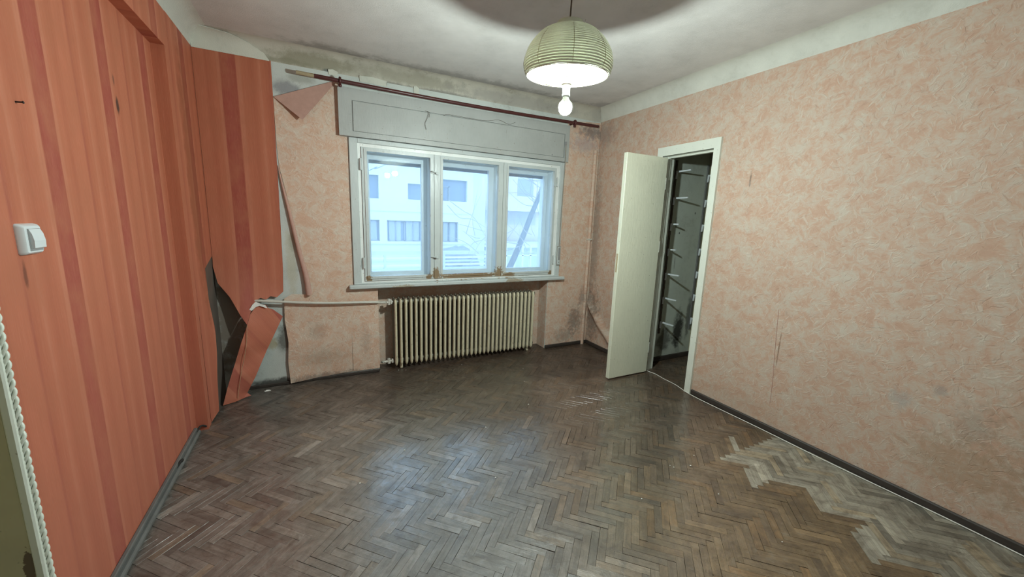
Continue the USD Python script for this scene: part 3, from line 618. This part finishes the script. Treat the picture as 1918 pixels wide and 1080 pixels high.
# ------------------------------------------------------------------ closet
cw = obj('wall_closet_left', bx(0.12, .94, -.77, -.67, -.05, 2.6), 'closet_plaster'); tag(cw, 'grey mouldy closet side wall carrying shelf brackets', kind='structure')
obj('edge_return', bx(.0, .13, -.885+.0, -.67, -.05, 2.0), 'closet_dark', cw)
cw2 = obj('wall_closet_rear', bx(.805, .94, -1.75, -.77, -.05, 2.6), 'closet_rear'); tag(cw2, 'dim olive rear wall of the closet', kind='structure')
cw3 = obj('wall_closet_right', bx(.12, .94, -1.80, -1.70, -.05, 2.6), 'closet_plaster'); tag(cw3, 'closet side wall hidden behind the door frame', kind='structure')
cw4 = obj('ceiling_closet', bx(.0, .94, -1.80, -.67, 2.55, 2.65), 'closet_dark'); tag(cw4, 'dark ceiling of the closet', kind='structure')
cw5 = obj('baseboard_closet', cat_([bx(.13, .805, -.786, -.77, 0, .05, .004), bx(.79, .805, -1.70, -.786, 0, .05, .004)]), 'skirting'); tag(cw5, 'dark skirting inside the closet', kind='structure')
ZS = [1.89, 1.645, 1.40, 1.155, .915, .672, .42]
hs = ['uppermost', 'second from the top', 'third from the top', 'middle', 'third from the bottom', 'second from the bottom', 'lowest']
for side, x, nm in (('left', .315, 'door leaf'), ('right', .770, 'rear wall')):
    rl = obj('shelf_rail', cat_([bx(x-.012, x+.012, -.782, -.77, .30, 2.0, .002)]), 'closet_dark' if side == 'left' else 'skirting_grey', label=f'dark vertical shelf rail in the closet, {"nearer the open door leaf" if side == "left" else "beside the olive rear wall"}', cat='shelf rail')
    for k, z in enumerate(ZS):
        ln = (.16, .16, .09, .09, .16, .16, .16)[k] if side == 'left' else .06
        pr = Polygon([(-.782, z-.06), (-.782, z+.012), (-.782-ln, z+.012), (-.782-ln, z), (-.80, z-.004), (-.792, z-.06)])
        br = obj('shelf_bracket', prism(pr, XW, x-.006, x+.006), 'plastic_white', label=f'{hs[k]} white closet shelf bracket, rail near the {nm}', cat='shelf bracket')
# ------------------------------------------------------------------ closet door and frame
dr = thing('door_1', 'cream flush closet door standing open at a right angle', kind='structure')
cas = sbox(DY0-.055, 0, DY1+.06, DZ+.075).difference(sbox(DY0, -.1, DY1, DZ))
obj('casing', prism(cas, XW, -.020, .0), 'frame_paint', dr)
inn = sbox(DY0-.018, 0, DY1+.018, DZ+.018).difference(sbox(DY0, -.1, DY1, DZ))
obj('lining', prism(inn, XW, -.012, .13), 'frame_paint', dr)
obj('stop', prism(sbox(DY0, 0, DY1, DZ).difference(sbox(DY0+.014, -.1, DY1-.014, DZ-.014)), XW, .045, .075), 'frame_paint', dr)
lf = obj('door_leaf', bx(-.478, -.012, -.962, -.922, .012, 1.966, .003), 'door_paint', dr)
for z in (.25, 1.20, 1.75):
    obj('hinge', cyl((-.010, -.955, z-.05), (-.010, -.955, z+.05), .008), 'frame_paint', lf, smooth=40)
obj('lock_plate', bx(-.4795, -.4775, -.951, -.933, .98, 1.14), 'brass_old', lf)
# left doorway: painted jamb and a twisted draught cord along its corner
d2 = thing('door_2', 'olive painted doorway jamb at the near left', kind='structure')
obj('jamb', bx(-3.90, -3.506, -2.034, -2.010, 0, LZ, .003), 'jamb_paint', d2)
obj('jamb', bx(-3.90, -3.49, LY0-.02, LY0+.004, 0, LZ, .003), 'jamb_paint', d2)
obj('lintel', bx(-3.90, -3.49, LY0, LY1, LZ-.02, LZ+.02), 'jamb_paint', d2)
obj('door_leaf', bx(-3.95, -3.90, LY0-.05, LY1+.05, 0, LZ+.05), 'jamb_paint', d2)
obj('corner_bead', bx(-3.508, -3.488, -2.038, -2.022, 0, LZ, .004), 'frame_paint', d2)
zz = np.arange(0, 2.06, .004); tw = 2*np.pi/.050
obj('draught_cord', cat_([tube(np.c_[-3.488+.0045*np.cos(zz*tw+f), -2.019+.0045*np.sin(zz*tw+f), zz], .0044, 7) for f in (0, math.pi)]), 'frame_paint', d2, smooth=True)
obj('gap', bx(-3.5005, -3.4975, -2.012, -1.999, 0, 2.06), 'painted_gap_shade', d2)  # solid dark strip added as painted shade between cord and wall
# ------------------------------------------------------------------ pendant lamp
LX, LY = -1.665, -1.80
la = thing('pendant_lamp', 'ribbed cream paper pendant shade with a bare glowing bulb below', 'lamp', (LX, LY, 2.13), rot=(0, 0, 0))
ctl = np.array([(.058, .134), (.092, .131), (.128, .115), (.163, .083), (.189, .046), (.203, .006), (.205, -.018), (.200, -.043), (.190, -.060)])
ctl3 = smoothpath(np.c_[ctl, np.zeros(len(ctl))], 40)[:, :2]
d = np.r_[0, np.cumsum(np.linalg.norm(np.diff(ctl3, axis=0), axis=1))]
NR = 26; t = np.linspace(0, d[-1], NR*6+1); rr = np.interp(t, d, ctl3[:, 0]); zz_ = np.interp(t, d, ctl3[:, 1])
rid = np.abs(np.sin(np.pi*t/d[-1]*NR)); nx, nz = np.gradient(zz_), -np.gradient(rr); ll = np.hypot(nx, nz)
nx, nz = -nx/ll, -nz/ll
o = np.c_[rr+nx*rid*.0042, zz_+nz*rid*.0042]
i_ = np.c_[rr-nx*.0012, zz_-nz*.0012]
i_ = np.c_[o[:, 0]-nx*.0008, o[:, 1]-nz*.0008]
shm = lathe(np.vstack([o[::-1], i_, o[-1:]]), 96)
# soft facets between the 8 wires and a little crumpling
a = np.arctan2(shm.vertices[:, 1], shm.vertices[:, 0]); k = 1-.010*np.abs(np.sin(4*a))+.008*(meshkit.noise(np.c_[np.cos(a)*3, np.sin(a)*3, shm.vertices[:, 2]*30], 3)-.5)
shm.vertices[:, 0] *= k; shm.vertices[:, 1] *= k
if shm.volume < 0: shm.invert()
T4 = trimesh.transformations.rotation_matrix(math.radians(4.0), rt)
def lt(m): m = m.copy(); m.apply_transform(T4); return m
sh = obj('shade', lt(shm), 'paper_shade', la, smooth=35)
for q in range(8):
    a = q*math.pi/4+.3
    obj('rib', lt(tube(np.c_[np.cos(a)*(rr[::8]+.0022), np.sin(a)*(rr[::8]+.0022), zz_[::8]], .0011, 5)), 'shade_rib', sh, smooth=True)
col_ = lathe([(.056, .126), (.061, .138), (.064, .154), (.058, .165), (.050, .166), (.050, .164), (.057, .1635), (.062, .154), (.059, .139), (.054, .126)], 48)
obj('collar', lt(col_), 'paper_shade', la, smooth=40)
obj('rim_wire', lt(tube(np.array([(.190*math.cos(q), .190*math.sin(q), -.060) for q in np.linspace(0, 2*np.pi, 60)]), .0018, 6)), 'shade_rib', la, smooth=True)
obj('cord', tube(smoothpath([(0, 0, CZ-2.13), (.002, 0, .30), (0, 0, .2), (.0, 0, .15)]), .0035, 8), 'thread', la, smooth=True)
obj('inner_cord', tube([(0, 0, .15), (0, 0, .03), (0, 0, -.092)], .0035, 8), 'plastic_white', la, smooth=True)
th_ = np.linspace(0, 2*np.pi*26, 26*40); tq = th_/th_[-1]*d[-1]
obj('wire_spiral', lt(tube(np.c_[np.cos(th_)*(np.interp(tq, t, rr)+.0006), np.sin(th_)*(np.interp(tq, t, rr)+.0006), np.interp(tq, t, zz_)], .0010, 4)), 'shade_rib', sh, smooth=True)
obj('ceiling_hook', lathe([(0, CZ-2.13-.05), (.02, CZ-2.13-.045), (.04, CZ-2.13-.01), (.042, CZ-2.13)], 24), 'plastic_white', la, smooth=40)
obj('spider', cat_([tube([(math.cos(q)*.05, math.sin(q)*.05, -.092), (math.cos(q)*.12, math.sin(q)*.12, .10), (math.cos(q)*.145, math.sin(q)*.145, .12)], .0012, 5) for q in (0.4, 2.5, 4.6)]), 'metal', la)
obj('plate', lathe([(0, -.090), (.046, -.094), (.048, -.096), (.046, -.098), (0, -.098)], 32), 'bare_wood', la, smooth=40)
obj('socket', lathe([(0, -.098), (.019, -.098), (.0235, -.102), (.0235, -.108), (.019, -.111), (.0185, -.138), (.0195, -.140), (.0195, -.149), (.016, -.152), (0, -.152)], 32), 'plastic_white', la, smooth=40)
obj('bulb_neck', lathe([(.014, -.150), (.016, -.162), (.024, -.172), (.0285, -.180)], 32), 'plastic_white', la, smooth=True)
obj('bulb', lathe([(.0285, -.180), (.0325, -.192), (.033, -.200), (.030, -.215), (.022, -.227), (.011, -.233), (0.0005, -.234)], 32), 'bulb_glow', la, smooth=True)
# ------------------------------------------------------------------ light switch, nail
sw = thing('light_switch', 'white rocker light switch on the striped wall', 'light switch', (-3.50, -1.830, 1.290))
def rbox(x0, x1, y0, y1, z0, z1, r): return bx(x0, x1, y0, y1, z0, z1, r)
pl = Polygon([(-.042, -.044), (.042, -.044), (.042, .044), (-.042, .044)]).buffer(-.008).buffer(.008, 6)
hp = [(x, a*k_, b*k_) for x, k_ in ((0, 1.0), (.004, 1.0), (.013, .93), (.017, .84)) for a, b in pl.exterior.coords]
obj('housing', trimesh.convex.convex_hull(np.array(hp)), 'plastic_white', sw, smooth=30)
rk = prism(Polygon([(.014, .028), (.019, .029), (.024, .016), (.027, -.004), (.026, -.024), (.014, -.030)]), lambda a, b, d: (a, d, b), -.022, .030)
obj('rocker', rk, 'plastic_white', sw)
obj('rocker_gap', bx(.0165, .0175, -.025, .033, -.033, .030), 'plastic_grey', sw)
nl = obj('nail', cat_([cyl((-3.505, -1.765, 1.672), (-3.484, -1.763, 1.673), .0020, 8), cyl((-3.486, -1.763, 1.673), (-3.484, -1.763, 1.673), .0036, 10)]), 'black_bit', label='dark nail sticking out of the striped wall above the switch', cat='nail')
# ------------------------------------------------------------------ cable on the floor, flakes
pts = [(.012, -.915, .55), (.010, -.912, .25), (.012, -.92, .03), (.02, -.95, .006), (.035, -1.03, .005), (.02, -1.15, .005), (.012, -1.28, .006), (-.018, -1.40, .005), (-.03, -1.46, .005)]
y = -1.55
while y > -4.3: pts.append((-.030-.006*math.sin(y*2.3)-.004*math.sin(y*7), y, .005)); y -= .09
obj('cable', tube(smoothpath(pts, 3), .0032, 7), 'cable_white', smooth=True, label='thin white cable running along the foot of the pink wall', cat='cable')
FL = [(-.97, -2.073), (-.962, -2.093), (-.749, -2.064), (-.857, -2.123), (-.925, -2.351), (-.946, -2.677), (-.667, -2.399), (-2.154, -.045), (-1.577, -.136), (-1.069, -.44), (-1.8, -1.257), (-1.371, -1.084), (-1.33, -2.206), (-2.092, -.067), (-1.085, -1.186), (-2.62, -1.5), (-1.2, -.7), (-.5, -.55), (-2.35, -1.3), (-1.95, -1.75)]
for i, (x, y) in enumerate(FL):
    r = rng.uniform(.003, .0065); n = rng.randint(4, 6); a0 = rng.random()*6
    hull = trimesh.convex.convex_hull(np.array([(x+r*rng.uniform(.6, 1.2)*math.cos(a0+q*6.283/n), y+r*rng.uniform(.5, 1)*math.sin(a0+q*6.283/n), z) for q in range(n) for z in (.0022, .0045)]))
    obj('paint_flake', hull, 'flake', label='tiny white flake of paint lying on the parquet', cat='paint flake', group='white paint flakes scattered on the floor')
hull = trimesh.convex.convex_hull(np.array([(-3.19, -.085, .003), (-3.15, -.075, .003), (-3.14, -.095, .003), (-3.18, -.105, .003), (-3.17, -.09, .012)]))
obj('plaster_chip', hull, 'flake', label='white plaster chip on the floor below the bare wall', cat='plaster chip')
# ------------------------------------------------------------------ outside
gd = obj('ground', bx(-40, 45, .40, 60, -3.3, -3.1), 'asphalt'); tag(gd, 'pale ground of the yard outside', kind='structure')
ab = thing('apartment_building', 'white apartment block with wide windows seen through the left panes', 'building', (0, 10, 0))
holes = [(-1.60, -.89, 1.92, 2.66), (.05, .78, 1.94, 2.47), (1.0, 2.17, 1.96, 2.70), (-1.60, -.892, .53, 1.224), (-.652, .524, .52, 1.223), (1.236, 1.841, .51, 1.224), (-4.2, -2.6, .52, 1.22), (-4.2, -2.6, 1.94, 2.6), (-1.5, .5, 3.6, 4.4), (1.0, 2.2, 3.6, 4.4)]
fac = sbox(-9, -3.2, 2.40, 7.5)
for a, b, c, d in holes: fac = fac.difference(sbox(a, c, b, d))
obj('wall', prism(fac, YW, 0, .25), 'facade_white', ab)
obj('side_wall', bx(2.38, 2.9, .02, 5, -3.2, 7.5), 'facade_shade', ab)
obj('string_course', cat_([bx(-9, 2.40, -.02, 0, 1.515, 1.545), bx(-9, 2.40, -.03, 0, .42, .455)]), 'facade_shade', ab)
for i, (a, b, c, d) in enumerate(holes):
    w = obj('window', bx(a-.02, b+.02, .14, .18, c-.02, d+.02), 'window_far', ab)
    if i in (4, 5, 3):
        n = 4 if i == 4 else 2
        obj('window_frame', cat_([bx(a+(b-a)*q/n-.015, a+(b-a)*q/n+.015, .10, .14, c, d) for q in range(n+1)]+[bx(a, b, .10, .14, c, c+.03), bx(a, b, .10, .14, d-.03, d)]), 'frame_far', w)
        obj('curtain', cat_([bx(a+.08, a+(b-a)*.40, .125, .139, c+.03, d-.03), bx(a+(b-a)*.55, b-.08, .125, .139, c+.03, d-.03)]), 'curtain_far', w)
    if i == 2: obj('window_frame', cat_([bx(1.27, 1.30, .10, .14, c, 2.47), bx(1.50, 1.53, .10, .14, c, 2.47), bx(1.27, 1.53, .1, .14, 2.44, 2.47)]), 'frame_far', w)
rb = thing('rose_building', 'pale rose building with a balcony seen through the right pane', 'building', (0, 14, 0))
obj('wall', bx(4.2, 12, 0, 4, -3.2, 8), 'facade_rose', rb)
obj('window', cat_([bx(6.3, 7.2, -.02, 0, 2.45, 3.4)]), 'curtain_far', rb); obj('window', bx(4.7, 5.6, -.02, 0, 2.45, 3.4), 'curtain_far', rb)
obj('balcony', cat_([bx(4.4, 8, -1.0, 0, 1.80, 1.93), bx(4.4, 8, -1.0, -.95, 1.93, 2.5)]), 'facade_rose', rb)
obj('recess', bx(4.4, 7.4, -.03, 0, 1.15, 1.80), 'facade_grey', rb)
gg = thing('garden_shed', 'low pale outbuilding behind the fence on the right', 'shed', (5.2, 11.5, -3.1))
obj('wall', bx(-1.2, 4, 0, 2, 0, 3.3), 'facade_shade', gg); obj('roof', bx(-1.4, 4.2, -.3, 2.2, 3.3, 3.42), 'facade_white', gg)
bh = thing('balcony_railing', 'pale slatted railing low in front of the white block', 'railing', (0, 7, 0))
obj('top_rail', bx(-4, 1.8, -.04, .04, .36, .46), 'facade_grey', bh)
for q in range(5): obj('slat', bx(-4, 1.8, -.02, .02, .25-.10*q, .30-.10*q), 'fence_white' if q % 2 == 0 else 'fence_far', bh)
for x in (-3, -1.2, .4, 1.75): obj('post', bx(x-.03, x+.03, -.03, .03, -3.1, .38), 'fence_far', bh)
bu = obj('hedge', trimesh.creation.icosphere(3, 1.0), 'frame_far', label='dark bluish hedge clump behind the slatted railing', cat='hedge')
mh = UsdGeom.Mesh(bu); v = np.array(mh.GetPointsAttr().Get()); nn = meshkit.fbm(v*4+3, 4, 2)[:, None]; v = v*(0.75+.6*nn)*np.array([.75, .4, .55])+np.array([1.15, 8.2, -.1]); mh.GetPointsAttr().Set(Vt.Vec3fArray.FromNumpy(v.astype(np.float32)))
fr = thing('metal_fence', 'white metal fence beyond the right pane', 'fence', (0, 6.9, 0))
obj('rail', bx(1.6, 4.5, -.02, .02, .58, .62), 'fence_white', fr); obj('rail', bx(1.6, 4.5, -.02, .02, .30, .33), 'fence_white', fr)
for q in range(9): obj('post', bx(1.75+.28*q-.025, 1.75+.28*q+.025, -.02, .02, -3.1, .58), 'fence_white', fr)
tr = thing('bare_tree', 'leafless leaning tree with thin twigs outside the right pane', 'tree', (0, 0, 0))
obj('trunk', tube(smoothpath([(.9, 6.25, -3.1), (1.5, 6.2, -1.2), (2.2, 6.1, .41), (2.62, 6.05, 1.5), (2.92, 6.0, 2.31), (3.15, 5.95, 3.2)]), np.linspace(.11, .05, 31), 8), 'bark', tr, smooth=True)
bl = [[(-.128, 5, 1.66), (.176, 5.05, 1.396), (.489, 5.1, 1.37), (.9, 5.3, 1.2), (1.6, 5.6, .9), (2.3, 6.08, .65)], [(-.079, 5, 1.76), (.25, 5.0, 1.55), (.514, 5, 1.407), (.848, 5.1, 1.0), (1.3, 5.5, .7), (2.0, 6.1, .2)]]
br = np.random.default_rng(3)
bm_ = [smoothpath(b) for b in bl]
for q in range(46):
    t = br.uniform(.55, 1.0); base = np.array([2.2, 6.1, .41])*(1-t)+np.array([3.05, 5.97, 2.9])*t if q % 2 else np.array([br.uniform(.6, 3.1), br.uniform(5.2, 6.2), br.uniform(.5, 1.1)])
    dirv = br.normal(0, 1, 3)*np.array([1, .4, .5])+np.array([-.5, 0, .35]); dirv /= np.linalg.norm(dirv); L = br.uniform(.4, 1.1)
    p1 = base+dirv*L*.5+br.normal(0, .06, 3); p2 = base+dirv*L+br.normal(0, .15, 3)
    bm_.append(smoothpath([base, p1, p2]))
for b in bm_: obj('branch', tube(b, np.linspace(.012, .005, len(b)), 5), 'twig', tr, smooth=True)
obj('overhead_wire', tube(smoothpath([(-4.0, 5, .9), (-1.75, 5, 2.27), (-1.38, 5, 2.44), (2.0, 5, 4.3)]), .010, 6), 'frame_far', label='thin overhead wire crossing the upper left window pane', cat='wire')
